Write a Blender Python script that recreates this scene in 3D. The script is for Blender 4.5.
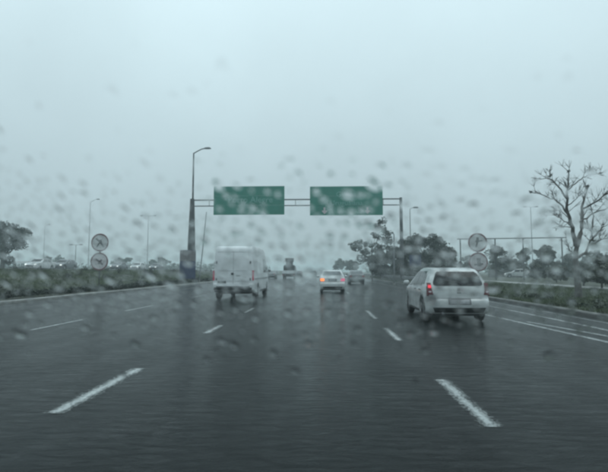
import bpy, bmesh, math, random
from mathutils import Vector, Matrix, noise
R = math.radians
random.seed(11)
S = bpy.context.scene
for o in list(bpy.data.objects):
    bpy.data.objects.remove(o)

# ------------------------------------------------------------------ camera
F, CX, CY, CAMZ = 457.0, 304.0, 236.0, 1.4          # focal length in photo pixels, centre, eye height
VX, VY = 324.0, 271.0                               # vanishing point of the road
cam_d = bpy.data.cameras.new('camera')
cam = bpy.data.objects.new('camera', cam_d)
S.collection.objects.link(cam)
cam_d.sensor_width = 36
cam_d.lens = 36 * F / 608
cam_d.clip_start = 0.02
cam_d.clip_end = 6000
cam.location = (0, 0, CAMZ)
cam.rotation_euler = (R(90) + math.atan((VY - CY) / F), 0, math.atan((VX - CX) / F))
cam_d.dof.use_dof = True
cam_d.dof.focus_distance = 40
cam_d.dof.aperture_fstop = 3.6
S.camera = cam
CAMROT = cam.rotation_euler.to_matrix()

# ------------------------------------------------------------------ world and sun (overcast, rain)
W_ = bpy.data.worlds.new('World')
S.world = W_
W_.use_nodes = True
nt = W_.node_tree
nt.nodes.clear()
SUN_EL, SUN_AZ = 72, 100
sky = nt.nodes.new('ShaderNodeTexSky')
sky.sky_type = 'NISHITA'
sky.sun_disc = False
sky.sun_elevation = R(SUN_EL)
sky.sun_rotation = R(SUN_AZ)
tc = nt.nodes.new('ShaderNodeTexCoord')
sep = nt.nodes.new('ShaderNodeSeparateXYZ')
nt.links.new(tc.outputs['Generated'], sep.inputs[0])
mx = nt.nodes.new('ShaderNodeMath'); mx.operation = 'MAXIMUM'; mx.inputs[1].default_value = 0.0
nt.links.new(sep.outputs['Z'], mx.inputs[0])
ma = nt.nodes.new('ShaderNodeMath'); ma.operation = 'MULTIPLY_ADD'
ma.inputs[1].default_value = 0.64; ma.inputs[2].default_value = 0.347   # CIE overcast sky
nt.links.new(mx.outputs[0], ma.inputs[0])
cn = nt.nodes.new('ShaderNodeTexNoise'); cn.inputs['Scale'].default_value = 2.2; cn.inputs['Detail'].default_value = 4
nt.links.new(tc.outputs['Generated'], cn.inputs['Vector'])
cm = nt.nodes.new('ShaderNodeMapRange')
cm.inputs[1].default_value = 0.25; cm.inputs[2].default_value = 0.75
cm.inputs[3].default_value = 0.93; cm.inputs[4].default_value = 1.07
nt.links.new(cn.outputs[0], cm.inputs[0])
mm = nt.nodes.new('ShaderNodeMath'); mm.operation = 'MULTIPLY'
nt.links.new(ma.outputs[0], mm.inputs[0]); nt.links.new(cm.outputs[0], mm.inputs[1])
vs = nt.nodes.new('ShaderNodeVectorMath'); vs.operation = 'SCALE'
vs.inputs[0].default_value = (11.9, 14.2, 15.1)
nt.links.new(mm.outputs[0], vs.inputs['Scale'])
mixs = nt.nodes.new('ShaderNodeMixRGB'); mixs.inputs[0].default_value = 0.94
nt.links.new(sky.outputs[0], mixs.inputs[1]); nt.links.new(vs.outputs[0], mixs.inputs[2])
bg = nt.nodes.new('ShaderNodeBackground'); bg.inputs[1].default_value = 0.1
nt.links.new(mixs.outputs[0], bg.inputs[0])
wo = nt.nodes.new('ShaderNodeOutputWorld')
nt.links.new(bg.outputs[0], wo.inputs[0])

sun_d = bpy.data.lights.new('sun', 'SUN')
sun_d.energy = 0.5
sun_d.angle = R(40)
sun_d.color = (1.0, 0.98, 0.95)
sun = bpy.data.objects.new('sun', sun_d)
S.collection.objects.link(sun)
sun.rotation_euler = (R(90 - SUN_EL), 0, R(180 - SUN_AZ))
sun.location = (0, 0, 60)

S.view_settings.view_transform = 'Standard'
S.view_settings.look = 'None'
S.view_settings.exposure = 0.0
S.view_settings.gamma = 1.0
S.view_settings.use_curve_mapping = False
S.render.engine = 'CYCLES'
S.cycles.use_denoising = True
S.cycles.filter_width = 3.0
S.cycles.max_bounces = 8
S.cycles.transparent_max_bounces = 16
S.cycles.volume_bounces = 1
HAZE = 0.0021

# ------------------------------------------------------------------ helpers
def ray(px, py):
    return CAMROT @ Vector(((px - CX) / F, (CY - py) / F, -1))

def at(px, py, Y):
    """the point of the upright plane at distance Y that stands at this place of the view"""
    d = ray(px, py)
    return Vector((0, 0, CAMZ)) + d * (Y / d.y)

def xat(px, Y):
    return at(px, VY, Y).x

def mat(name, col, rough=0.6, scale=6.0, var=0.25, metal=0.0, bump=0.0, bscale=40.0, spec=0.5, emit=None, estr=0.0, coat=0.0, dirt=None, coord='Object'):
    m = bpy.data.materials.new(name)
    m.use_nodes = True
    t = m.node_tree
    b = t.nodes['Principled BSDF']
    b.inputs['Roughness'].default_value = rough
    b.inputs['Metallic'].default_value = metal
    b.inputs['Specular IOR Level'].default_value = spec
    b.inputs['Coat Weight'].default_value = coat
    b.inputs['Coat Roughness'].default_value = 0.08
    c = t.nodes.new('ShaderNodeTexCoord')
    n = t.nodes.new('ShaderNodeTexNoise')
    n.inputs['Scale'].default_value = scale
    n.inputs['Detail'].default_value = 5
    t.links.new(c.outputs[coord], n.inputs['Vector'])
    r = t.nodes.new('ShaderNodeValToRGB')
    r.color_ramp.elements[0].position = 0.3
    r.color_ramp.elements[1].position = 0.7
    lo = [max(0, v * (1 - var)) for v in col]
    hi = [min(1, v * (1 + var)) for v in col]
    r.color_ramp.elements[0].color = (*(dirt if dirt else lo), 1)
    r.color_ramp.elements[1].color = (*hi, 1)
    if dirt:
        r.color_ramp.elements[0].position = 0.15
        r.color_ramp.elements[1].position = 0.55
    t.links.new(n.outputs[0], r.inputs[0])
    t.links.new(r.outputs[0], b.inputs['Base Color'])
    if bump:
        n2 = t.nodes.new('ShaderNodeTexNoise')
        n2.inputs['Scale'].default_value = bscale
        n2.inputs['Detail'].default_value = 6
        t.links.new(c.outputs[coord], n2.inputs['Vector'])
        bp = t.nodes.new('ShaderNodeBump')
        bp.inputs['Strength'].default_value = bump
        bp.inputs['Distance'].default_value = 0.02
        t.links.new(n2.outputs[0], bp.inputs['Height'])
        t.links.new(bp.outputs[0], b.inputs['Normal'])
    if emit:
        b.inputs['Emission Color'].default_value = (*emit, 1)
        b.inputs['Emission Strength'].default_value = estr
    return m

def leafmat(name, col, var=0.5):
    m = mat(name, col, rough=0.45, scale=1.3, var=var, spec=0.4)
    return m

def wet_asphalt(name, base, joints=False):
    """asphalt under a rippled film of rain water"""
    m = bpy.data.materials.new(name)
    m.use_nodes = True
    t = m.node_tree
    b = t.nodes['Principled BSDF']
    c = t.nodes.new('ShaderNodeTexCoord')
    def nz(scale, detail, stretch=(1, 1, 1), dist=0.0):
        mp = t.nodes.new('ShaderNodeMapping')
        mp.inputs['Scale'].default_value = stretch
        t.links.new(c.outputs['Object'], mp.inputs[0])
        n = t.nodes.new('ShaderNodeTexNoise')
        n.inputs['Scale'].default_value = scale
        n.inputs['Detail'].default_value = detail
        n.inputs['Distortion'].default_value = dist
        t.links.new(mp.outputs[0], n.inputs['Vector'])
        return n
    patch = nz(0.35, 5, (1, 0.35, 1), 0.6)
    grain = nz(70, 4)
    mixc = t.nodes.new('ShaderNodeMixRGB')
    mixc.blend_type = 'MULTIPLY'
    mixc.inputs[0].default_value = 0.75
    r1 = t.nodes.new('ShaderNodeValToRGB')
    r1.color_ramp.elements[0].position = 0.3; r1.color_ramp.elements[1].position = 0.72
    r1.color_ramp.elements[0].color = (*[v * 0.7 for v in base], 1)
    r1.color_ramp.elements[1].color = (*[v * 1.35 for v in base], 1)
    t.links.new(patch.outputs[0], r1.inputs[0])
    r2 = t.nodes.new('ShaderNodeValToRGB')
    r2.color_ramp.elements[0].position = 0.35; r2.color_ramp.elements[1].position = 0.65
    r2.color_ramp.elements[0].color = (0.5, 0.5, 0.5, 1); r2.color_ramp.elements[1].color = (1, 1, 1, 1)
    t.links.new(grain.outputs[0], r2.inputs[0])
    t.links.new(r1.outputs[0], mixc.inputs[1]); t.links.new(r2.outputs[0], mixc.inputs[2])
    t.links.new(mixc.outputs[0], b.inputs['Base Color'])
    b.inputs['Roughness'].default_value = 0.55
    b.inputs['Specular IOR Level'].default_value = 0.06
    b.inputs['Coat Weight'].default_value = 1.0
    b.inputs['Coat IOR'].default_value = 1.098
    cw = t.nodes.new('ShaderNodeMapRange')           # the film breaks up over coarser patches
    cw.inputs[1].default_value = 0.38; cw.inputs[2].default_value = 0.62
    cw.inputs[3].default_value = 1.0; cw.inputs[4].default_value = 0.80
    pn = nz(1.6, 6, (1, 0.3, 1), 1.0)
    t.links.new(pn.outputs[0], cw.inputs[0])
    t.links.new(cw.outputs[0], b.inputs['Coat Weight'])
    # film: smoother in the pools, rougher where stones stick out
    wet = nz(0.9, 5, (1.0, 0.45, 1), 0.8)
    rr = t.nodes.new('ShaderNodeMapRange')
    rr.inputs[1].default_value = 0.3; rr.inputs[2].default_value = 0.7
    rr.inputs[3].default_value = 0.03; rr.inputs[4].default_value = 0.16
    t.links.new(wet.outputs[0], rr.inputs[0])
    trk = nz(1.0, 3, (1.1, 0.02, 1), 0.3)            # wheel tracks polished along the lanes
    mt = t.nodes.new('ShaderNodeMapRange')
    mt.inputs[1].default_value = 0.35; mt.inputs[2].default_value = 0.65
    mt.inputs[3].default_value = 0.0; mt.inputs[4].default_value = 0.12
    t.links.new(trk.outputs[0], mt.inputs[0])
    ad = t.nodes.new('ShaderNodeMath'); ad.operation = 'ADD'
    t.links.new(rr.outputs[0], ad.inputs[0]); t.links.new(mt.outputs[0], ad.inputs[1])
    t.links.new(ad.outputs[0], b.inputs['Coat Roughness'])
    rip = nz(6.5, 5, (0.42, 1.4, 1), 0.8)
    fine = nz(34, 3, (0.6, 1.3, 1))
    b1 = t.nodes.new('ShaderNodeBump'); b1.inputs['Strength'].default_value = 0.75; b1.inputs['Distance'].default_value = 0.045
    t.links.new(rip.outputs[0], b1.inputs['Height'])
    b2 = t.nodes.new('ShaderNodeBump'); b2.inputs['Strength'].default_value = 0.20; b2.inputs['Distance'].default_value = 0.01
    t.links.new(fine.outputs[0], b2.inputs['Height']); t.links.new(b1.outputs[0], b2.inputs['Normal'])
    t.links.new(b2.outputs[0], b.inputs['Coat Normal'])
    b3 = t.nodes.new('ShaderNodeBump'); b3.inputs['Strength'].default_value = 0.6; b3.inputs['Distance'].default_value = 0.01
    t.links.new(grain.outputs[0], b3.inputs['Height'])
    t.links.new(b3.outputs[0], b.inputs['Normal'])
    return m

def paint_mat(name, col, thr=0.42, soft=True):
    """worn road paint: rubbed through to the asphalt in streaks and chips, wet"""
    m = mat(name, col, rough=0.4, scale=2.0, var=0.3, coat=0.5, bump=0.15, bscale=50)
    t = m.node_tree
    b = t.nodes['Principled BSDF']
    c = t.nodes.new('ShaderNodeTexCoord')
    def nz(sc, st, d):
        mp = t.nodes.new('ShaderNodeMapping'); mp.inputs['Scale'].default_value = st
        t.links.new(c.outputs['Object'], mp.inputs[0])
        n = t.nodes.new('ShaderNodeTexNoise'); n.inputs['Scale'].default_value = sc; n.inputs['Detail'].default_value = d; n.inputs['Roughness'].default_value = 0.7
        t.links.new(mp.outputs[0], n.inputs['Vector'])
        return n
    n1, n2 = nz(4.5, (1.8, 1, 1), 5), nz(34, (1.0, 0.55, 1), 5)
    mx_ = t.nodes.new('ShaderNodeMix'); mx_.inputs[0].default_value = 0.62
    t.links.new(n1.outputs[0], mx_.inputs[2]); t.links.new(n2.outputs[0], mx_.inputs[3])
    out = mx_.outputs[0]
    if soft:                                         # paint thins out towards the sides of the strip
        sx = t.nodes.new('ShaderNodeSeparateXYZ'); t.links.new(c.outputs['Generated'], sx.inputs[0])
        ops = [('SUBTRACT', 0.5), ('ABSOLUTE', 0), ('MULTIPLY', -0.62), ('ADD', 0.20)]
        v = sx.outputs['X']
        for op, val in ops:
            q = t.nodes.new('ShaderNodeMath'); q.operation = op; q.inputs[1].default_value = val
            t.links.new(v, q.inputs[0]); v = q.outputs[0]
        q = t.nodes.new('ShaderNodeMath'); q.operation = 'ADD'
        t.links.new(out, q.inputs[0]); t.links.new(v, q.inputs[1]); out = q.outputs[0]
    r = t.nodes.new('ShaderNodeMapRange')
    r.inputs[1].default_value = thr - 0.11; r.inputs[2].default_value = thr + 0.11
    t.links.new(out, r.inputs[0])
    t.links.new(r.outputs[0], b.inputs['Alpha'])
    return m

class MB:
    def __init__(s):
        s.v, s.f = [], []
    def quad(s, a, b, c, d):
        n = len(s.v); s.v += [tuple(a), tuple(b), tuple(c), tuple(d)]; s.f.append((n, n + 1, n + 2, n + 3)); return s
    def tri(s, a, b, c):
        n = len(s.v); s.v += [tuple(a), tuple(b), tuple(c)]; s.f.append((n, n + 1, n + 2)); return s
    def box(s, x0, x1, y0, y1, z0, z1):
        n = len(s.v)
        s.v += [(x0, y0, z0), (x1, y0, z0), (x1, y1, z0), (x0, y1, z0), (x0, y0, z1), (x1, y0, z1), (x1, y1, z1), (x0, y1, z1)]
        for q in ((0, 3, 2, 1), (4, 5, 6, 7), (0, 1, 5, 4), (1, 2, 6, 5), (2, 3, 7, 6), (3, 0, 4, 7)):
            s.f.append(tuple(n + i for i in q))
        return s
    def tube(s, pts, rad, k=8, cap=True):
        pts = [Vector(p) for p in pts]
        if not isinstance(rad, (list, tuple)):
            rad = [rad] * len(pts)
        n0 = len(s.v)
        for i, p in enumerate(pts):
            d = (pts[min(i + 1, len(pts) - 1)] - pts[max(i - 1, 0)]).normalized()
            u = d.cross(Vector((0.31, 0.17, 0.93) if abs(d.z) < 0.9 else (1, 0.1, 0))).normalized()
            w = d.cross(u)
            for j in range(k):
                a = 2 * math.pi * j / k
                s.v.append(tuple(p + (u * math.cos(a) + w * math.sin(a)) * rad[i]))
        for i in range(len(pts) - 1):
            for j in range(k):
                a = n0 + i * k + j; b = n0 + i * k + (j + 1) % k
                s.f.append((a, b, b + k, a + k))
        if cap:
            s.f.append(tuple(n0 + j for j in range(k))[::-1])
            s.f.append(tuple(n0 + (len(pts) - 1) * k + j for j in range(k)))
        return s
    def prism(s, poly, y0, y1):
        """an upright outline [(x, z)] given a thickness along y"""
        n = len(s.v); k = len(poly)
        s.v += [(x, y0, z) for x, z in poly] + [(x, y1, z) for x, z in poly]
        s.f.append(tuple(n + i for i in range(k)))
        s.f.append(tuple(n + k + i for i in reversed(range(k))))
        for i in range(k):
            j = (i + 1) % k
            s.f.append((n + i, n + k + i, n + k + j, n + j))
        return s
    def lathe_x(s, prof, k=24, closed=True):
        """profile [(x, r)] turned round the x axis"""
        n = len(s.v); m = len(prof)
        for x, r in prof:
            for j in range(k):
                a = 2 * math.pi * j / k
                s.v.append((x, r * math.cos(a), r * math.sin(a)))
        for i in range(m if closed else m - 1):
            i2 = (i + 1) % m
            for j in range(k):
                j2 = (j + 1) % k
                s.f.append((n + i * k + j, n + i * k + j2, n + i2 * k + j2, n + i2 * k + j))
        return s
    def mesh(s, name, smooth=None):
        me = bpy.data.meshes.new(name)
        me.from_pydata(s.v, [], s.f)
        me.validate()
        if smooth:
            bm = bmesh.new(); bm.from_mesh(me)
            bmesh.ops.recalc_face_normals(bm, faces=bm.faces)
            bm.to_mesh(me); bm.free()
            for p in me.polygons: p.use_smooth = True
            me.set_sharp_from_angle(angle=R(smooth))
        return me
    def build(s, name, m, parent=None, smooth=None):
        return link(name, s.mesh(name, smooth), m, parent)

def link(name, me, m, parent=None):
    if not me.materials:
        me.materials.append(m)
    o = bpy.data.objects.new(name, me)
    S.collection.objects.link(o)
    o.parent = parent
    return o

def tag(o, label, cat, group=None):
    o['label'] = label; o['category'] = cat
    if group: o['group'] = group
    return o

def thing(name, label, cat, loc=(0, 0, 0), rz=0, group=None):
    o = bpy.data.objects.new(name, None)
    S.collection.objects.link(o)
    o.location = loc; o.rotation_euler = (0, 0, rz)
    o.empty_display_size = 0.2
    return tag(o, label, cat, group)

def struct(o):
    o['kind'] = 'structure'; return o

def stuff(o):
    o['kind'] = 'stuff'; return o

def copy_tree(o, parent=None):
    c = o.copy()
    S.collection.objects.link(c)
    c.parent = parent
    for ch in [x for x in bpy.data.objects if x.parent == o]:
        copy_tree(ch, c)
    return c

# ------------------------------------------------------------------ materials
M = {}
M['asphalt'] = wet_asphalt('wet_asphalt', (0.007, 0.0095, 0.010))
M['asphalt2'] = wet_asphalt('wet_asphalt_old', (0.055, 0.056, 0.056))
M['paint'] = paint_mat('road_paint', (0.29, 0.31, 0.305), 0.585)
M['paint_line'] = paint_mat('edge_line_paint', (0.26, 0.28, 0.275), 0.47, False)
M['paint_worn'] = paint_mat('road_paint_worn', (0.26, 0.28, 0.275), 0.53)
M['soil'] = mat('grass_soil', (0.045, 0.052, 0.034), 0.9, 0.8, 0.45, bump=0.8, bscale=12)
M['concrete'] = mat('wet_concrete', (0.22, 0.22, 0.21), 0.45, 2.5, 0.3, bump=0.3)
M['concrete_dark'] = mat('stained_concrete', (0.10, 0.10, 0.095), 0.5, 2.0, 0.4, bump=0.4)
M['steel'] = mat('galvanised_steel', (0.17, 0.18, 0.19), 0.5, 9, 0.25, metal=0.3)
M['steel_dark'] = mat('weathered_steel', (0.04, 0.043, 0.046), 0.6, 5, 0.35)
M['sign_green'] = mat('sign_green', (0.0, 0.165, 0.115), 0.4, 1.5, 0.12)
M['lettering'] = mat('sign_lettering', (0.12, 0.30, 0.26), 0.45, 4, 0.25)
M['sign_white'] = mat('sign_white', (0.46, 0.47, 0.47), 0.45, 4, 0.12)
M['sign_arrow'] = mat('sign_arrow', (0.46, 0.40, 0.42), 0.45, 4, 0.12)
M['sign_red'] = mat('sign_red', (0.16, 0.075, 0.08), 0.45, 8, 0.3)
M['sign_pale'] = mat('sign_pale', (0.46, 0.44, 0.45), 0.5, 5, 0.2)
M['sign_black'] = mat('sign_black', (0.035, 0.036, 0.038), 0.5, 5, 0.2)
M['sign_grey'] = mat('sign_grey', (0.15, 0.14, 0.145), 0.5, 5, 0.3)
M['blue'] = mat('blue_board', (0.022, 0.034, 0.085), 0.5, 4, 0.3)
M['bark'] = mat('wet_bark', (0.07, 0.066, 0.06), 0.7, 7, 0.45, bump=0.7, bscale=18)
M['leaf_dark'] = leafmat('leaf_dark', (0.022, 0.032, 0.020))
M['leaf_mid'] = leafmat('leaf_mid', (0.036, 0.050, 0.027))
M['leaf_olive'] = leafmat('leaf_olive', (0.036, 0.043, 0.027))
M['hedge'] = leafmat('hedge_leaf', (0.026, 0.036, 0.024))
M['grass'] = mat('grass_blade', (0.060, 0.080, 0.038), 0.5, 0.5, 0.4)
M['white'] = mat('white_car_paint', (0.50, 0.52, 0.52), 0.25, 2.2, 0.05, coat=0.7, dirt=(0.33, 0.34, 0.335))
M['vanwhite'] = mat('white_van_paint', (0.60, 0.62, 0.63), 0.35, 1.6, 0.06, coat=0.5, dirt=(0.42, 0.43, 0.43))
M['silver'] = mat('grey_car_paint', (0.10, 0.11, 0.115), 0.35, 2, 0.1, metal=0.3, coat=0.8)
M['darkpaint'] = mat('dark_car_paint', (0.045, 0.05, 0.058), 0.3, 2, 0.2, coat=0.8)
M['redpaint'] = mat('red_car_paint', (0.18, 0.03, 0.03), 0.3, 2, 0.2, coat=0.8)
M['glass'] = mat('car_glass', (0.010, 0.012, 0.014), 0.06, 3, 0.4, spec=0.35)
M['glass_mist'] = mat('misted_car_glass', (0.10, 0.115, 0.12), 0.2, 3, 0.3, spec=0.6)
M['plastic'] = mat('black_plastic', (0.018, 0.019, 0.02), 0.5, 8, 0.3)
M['trim'] = mat('grey_trim', (0.11, 0.115, 0.12), 0.4, 8, 0.2)
M['tyre'] = mat('tyre_rubber', (0.014, 0.014, 0.015), 0.55, 20, 0.3, bump=0.3)
M['rim'] = mat('wheel_rim', (0.30, 0.31, 0.32), 0.35, 6, 0.2, metal=0.7)
M['lamp_red'] = mat('tail_lens', (0.22, 0.012, 0.02), 0.15, 6, 0.2)
M['lamp_dull'] = mat('dull_tail_lens', (0.11, 0.012, 0.018), 0.2, 6, 0.2)
M['lamp_clear'] = mat('clear_lens', (0.45, 0.40, 0.42), 0.15, 6, 0.2)
M['lit_red'] = mat('lit_brake_lamp', (0.6, 0.02, 0.03), 0.2, 6, 0.1, emit=(1.0, 0.05, 0.08), estr=.75)
M['lit_pink'] = mat('lit_tail_lamp', (0.6, 0.03, 0.12), 0.2, 6, 0.1, emit=(1.0, 0.07, 0.22), estr=.55)
M['lit_amber'] = mat('lit_indicator', (0.8, 0.2, 0.05), 0.2, 6, 0.1, emit=(1.0, 0.26, 0.08), estr=1.3)
M['head'] = mat('headlamp', (0.7, 0.7, 0.7), 0.1, 6, 0.05, emit=(1, 0.97, 0.9), estr=.9)
M['plate'] = mat('number_plate', (0.28, 0.29, 0.30), 0.4, 20, 0.2)
M['roofwhite'] = mat('white_roof_sheet', (0.66, 0.68, 0.68), 0.4, 1.5, 0.1)
M['load'] = mat('dark_tarp', (0.016, 0.018, 0.02), 0.6, 5, 0.3, bump=0.4)

# ------------------------------------------------------------------ ground, road, banks
def strip(name, x0, x1, y0, y1, z, m, nx=1, ny=1, zf=None):
    b = MB()
    for j in range(ny + 1):
        for i in range(nx + 1):
            x = x0 + (x1 - x0) * i / nx; y = y0 + (y1 - y0) * j / ny
            b.v.append((x, y, zf(x, y) if zf else z))
    for j in range(ny):
        for i in range(nx):
            a = j * (nx + 1) + i
            b.f.append((a, a + 1, a + nx + 2, a + nx + 1))
    return b.build(name, m)

GND = struct(strip('ground', -1500, 1500, -60, 3000, -0.05, M['soil']))
struct(strip('road', -13.4, 8.1, -20, 2400, 0.0, M['asphalt'], 1, 1))

def bank_z(x, y):                       # grass bank rising to the other carriageway
    t = min(1, max(0, (-13.9 - x) / 9.5))
    return 0.16 + 1.3 * (t * t * (3 - 2 * t)) + 0.07 * noise.noise(Vector((x * 0.5, y * 0.25, 0)))
def verge_z(x, y):                      # right-hand verge
    t = min(1, max(0, (x - 8.35) / 6))
    return 0.12 + 0.14 * t + 0.05 * noise.noise(Vector((x * 0.5, y * 0.3, 5)))
struct(strip('grass_bank', -23.8, -13.8, -10, 420, 0, M['soil'], 18, 170, bank_z))
struct(strip('opposite_carriageway', -38, -23.6, -20, 1200, 1.52, M['asphalt2']))
struct(strip('far_field', -420, -37.9, -20, 1200, 1.49, M['soil'], 6, 12, lambda x, y: 1.49 + 0.25 * noise.noise(Vector((x * 0.03, y * 0.03, 2)))))
struct(strip('verge', 8.35, 17.2, -10, 420, 0, M['soil'], 14, 170, verge_z))
struct(strip('footpath', 17.2, 19.6, -10, 420, 0.27, M['concrete']))
struct(strip('field', 19.55, 420, -10, 1200, 0.22, M['soil'], 8, 14, lambda x, y: 0.22 + 0.2 * noise.noise(Vector((x * 0.04, y * 0.04, 9)))))

def kerb(name, x0, x1, y0, y1, z1):
    b = MB()
    prof = [(x0, -0.05), (x0, z1 - 0.03), (x0 + 0.03, z1), (x1 - 0.03, z1), (x1, z1 - 0.03), (x1, -0.05)]
    n = 80
    for j in range(n + 1):
        y = y0 + (y1 - y0) * (j / n) ** 1.6
        for (x, z) in prof:
            b.v.append((x + 0.008 * random.uniform(-1, 1), y, z + 0.006 * random.uniform(-1, 1) if z > 0 else z))
    k = len(prof)
    for j in range(n):
        for i in range(k - 1):
            a = j * k + i
            b.f.append((a, a + 1, a + 1 + k, a + k))
    return struct(b.build(name, M['concrete'] if x0 < 0 else M['concrete_dark']))
kerb('kerb', -13.8, -13.4, -10, 420, 0.14)
kerb('kerb', 8.1, 8.35, -10, 420, 0.13)

# painted markings: each dash is a sheet with ragged ends
def marking(name, x, y0, y1, w, m, x1=None):
    b = MB()
    n = max(4, int((y1 - y0) / 0.05)); n = min(n, 260)
    for j in range(n + 1):
        t = j / n
        cx = x + ((x1 - x) * t if x1 is not None else 0)
        y = y0 + (y1 - y0) * t
        e = w / 2
        j1 = random.uniform(-.006, .006); j2 = random.uniform(-.006, .006)
        b.v += [(cx - e * 1.12 + j1, y, 0.005), (cx + e * 1.12 + j2, y, 0.005)]
    for j in range(n):
        a = 2 * j
        b.f.append((a, a + 1, a + 3, a + 2))
    return struct(b.build(name, m))
def dashes(x, firsts, m, w=0.15):
    for (y0, y1) in firsts:
        marking('lane_dash', x, y0, y1, w, m)
def ground_y(py):                       # distance of the road point seen at this row
    return F * CAMZ / (py - VY)
per = 8.2
dl = [(ground_y(413), ground_y(368)), (ground_y(333), ground_y(325)), (ground_y(312.5), ground_y(308))]
dashes(-2.66, dl + [(18 + 9 * k + 6, 21 + 9 * k + 6) for k in range(1, 12)], M['paint'], 0.25)
dr = [(ground_y(420), ground_y(376)), (ground_y(339), ground_y(327)), (ground_y(318), ground_y(310))]
dashes(1.51, dr + [(18.5 + 8 * k + 2, 21.2 + 8 * k + 2) for k in range(1, 12)], M['paint'], 0.22)
dashes(-6.95, [(ground_y(331), ground_y(320)), (ground_y(311.5), ground_y(305.5))] + [(24 + 9 * k, 27 + 9 * k) for k in range(0, 12)], M['paint_worn'], 0.13)
dashes(-11.1, [(27 + 9 * k, 30 + 9 * k) for k in range(0, 10)], M['paint_worn'], 0.11)
# edge lines and the hatched gore by the right kerb
marking('edge_line', 5.75, 6.8, 16, 0.13, M['paint_line'], 5.1)
marking('edge_line', 6.75, 6.8, 60, 0.14, M['paint_line'], 6.1)
marking('edge_line', 7.6, 6.8, 60, 0.11, M['paint_line'])
marking('edge_line', 6.15, 8.3, 9.6, 0.14, M['paint_line'])
marking('edge_line', 6.2, 9.6, 13, 0.12, M['paint_line'], 5.6)
marking('edge_line', -13.0, 6, 160, 0.1, M['paint_line'])

# ------------------------------------------------------------------ plants
K = 7 / 6                               # distances below were paced out for a 1.2 m eye height
def leaves(b, c, r, n, size, squash=0.8, shell=0.55, rng=random):
    c = Vector(c)
    for _ in range(n):
        d = Vector((rng.gauss(0, 1), rng.gauss(0, 1), rng.gauss(0, 1))).normalized()
        t = shell + (1 - shell) * rng.random()
        if rng.random() < 0.12: t *= 1.18
        p = c + Vector((d.x * r, d.y * r, d.z * r * squash)) * t
        u = Vector((rng.gauss(0, 1), rng.gauss(0, 1), rng.gauss(0, 0.6))).normalized()
        w = u.cross(Vector((rng.gauss(0, 1), rng.gauss(0, 1), rng.gauss(0, 1)))).normalized()
        s = size * rng.uniform(0.6, 1.4)
        b.quad(p - u * s, p + w * s * 0.45, p + u * s, p - w * s * 0.45)

def tree(name, label, base, H, blobs, leafm, n=2600, size=0.16, trunk_r=0.14, group='roadside trees', cat='tree'):
    """trunk with a limb to each clump of the crown; blobs = (dx, dy, z, radius)"""
    H *= K; size *= K; trunk_r *= K
    blobs = [tuple(q * K for q in b_) for b_ in blobs]
    t = thing(name, label, cat, base, 0, group)
    tb = MB()
    top = Vector((0.05, 0, H * 0.62))
    tb.tube([(0, 0, -0.2), (0.03, 0.02, H * 0.2), (-0.04, 0.03, H * 0.42), top], [trunk_r * 1.25, trunk_r, trunk_r * 0.8, trunk_r * 0.45], 7)
    for (dx, dy, z, r) in blobs:
        s = Vector((0.0, 0.02, min(z * 0.62, H * 0.5)))
        e = Vector((dx, dy, z))
        mid = (s + e) / 2 + Vector((0, 0, -0.08 * H * random.random()))
        tb.tube([s, mid, e], [trunk_r * 0.55, trunk_r * 0.36, trunk_r * 0.12], 5)
    tb.build('trunk', M['bark'], t, 60)
    cb = MB()
    tot = sum(b[3] ** 2 for b in blobs)
    for (dx, dy, z, r) in blobs:
        k = int(n * r * r / tot)
        for _ in range(5):
            o = Vector((random.gauss(0, 1), random.gauss(0, 1), random.gauss(0, 0.7))) * r * 0.42
            leaves(cb, Vector((dx, dy, z)) + o, r * random.uniform(0.4, 0.68), k // 5, size)
    cb.build('crown', leafm, t)
    return t

def rblobs(n, spread, z0, z1, r0, r1, seed):
    g = random.Random(seed)
    out = []
    for _ in range(int(n * 2.2)):
        z = g.uniform(z0, z1); q = spread * (1.15 - .6 * (z - z0) / (z1 - z0))
        out.append((g.gauss(0, .55) * q, g.gauss(0, .5) * q, z, g.uniform(r0, r1) * g.uniform(.5, .95)))
    return out

def gz(x, y):
    if x < -37.9: return 1.49
    if x < -23.6: return 1.52
    if x < -13.8: return bank_z(x, y)
    if x < 8.2: return 0.0
    if x < 17.2: return verge_z(x, y)
    return 0.22

# trees right of the gantry
def tree_px(name, label, px, Y, H, blobs, m, **k):
    Y *= K
    x = xat(px, Y)
    return tree(name, label, (x, Y, gz(x, Y)), H, blobs, m, **k)

tree_px('broadleaf_tree', 'dense dark tree right behind the gantry column over the hatchback', 424, 54, 5.6,
        [(-1.6, 0, 3.0, 1.5), (0.2, 0.4, 3.9, 1.7), (1.7, -0.3, 3.3, 1.5), (0.4, 0.2, 2.0, 1.8), (-2.2, 0.4, 1.9, 1.3), (2.6, 0.2, 2.2, 1.2), (-0.6, -0.2, 4.7, 1.1), (1.4, 0, 4.6, 1.0), (-3.0, 0.3, 3.2, 1.2), (-2.4, 0, 4.2, .8), (3.0, 0, 3.4, .9), (0, 0, .9, 1.6), (2.2, 0, .9, 1.3), (-2.2, 0, .9, 1.3)], M['leaf_dark'], n=17000, size=0.17, trunk_r=0.2)
tree_px('broadleaf_tree', 'dark bushy tree at the guardrail left of the gantry column', 385, 60, 4.2,
        [(-0.4, 0, 2.2, 1.5), (0.9, 0, 2.8, 1.5), (1.4, 0.4, 1.6, 1.4), (-1.2, 0.2, 1.4, 1.1), (0.2, 0, .8, 1.3), (1.6, 0, 3.4, .8), (-.6, 0, 3.4, .7)], M['leaf_dark'], n=9000, size=0.17, trunk_r=0.15)
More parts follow.
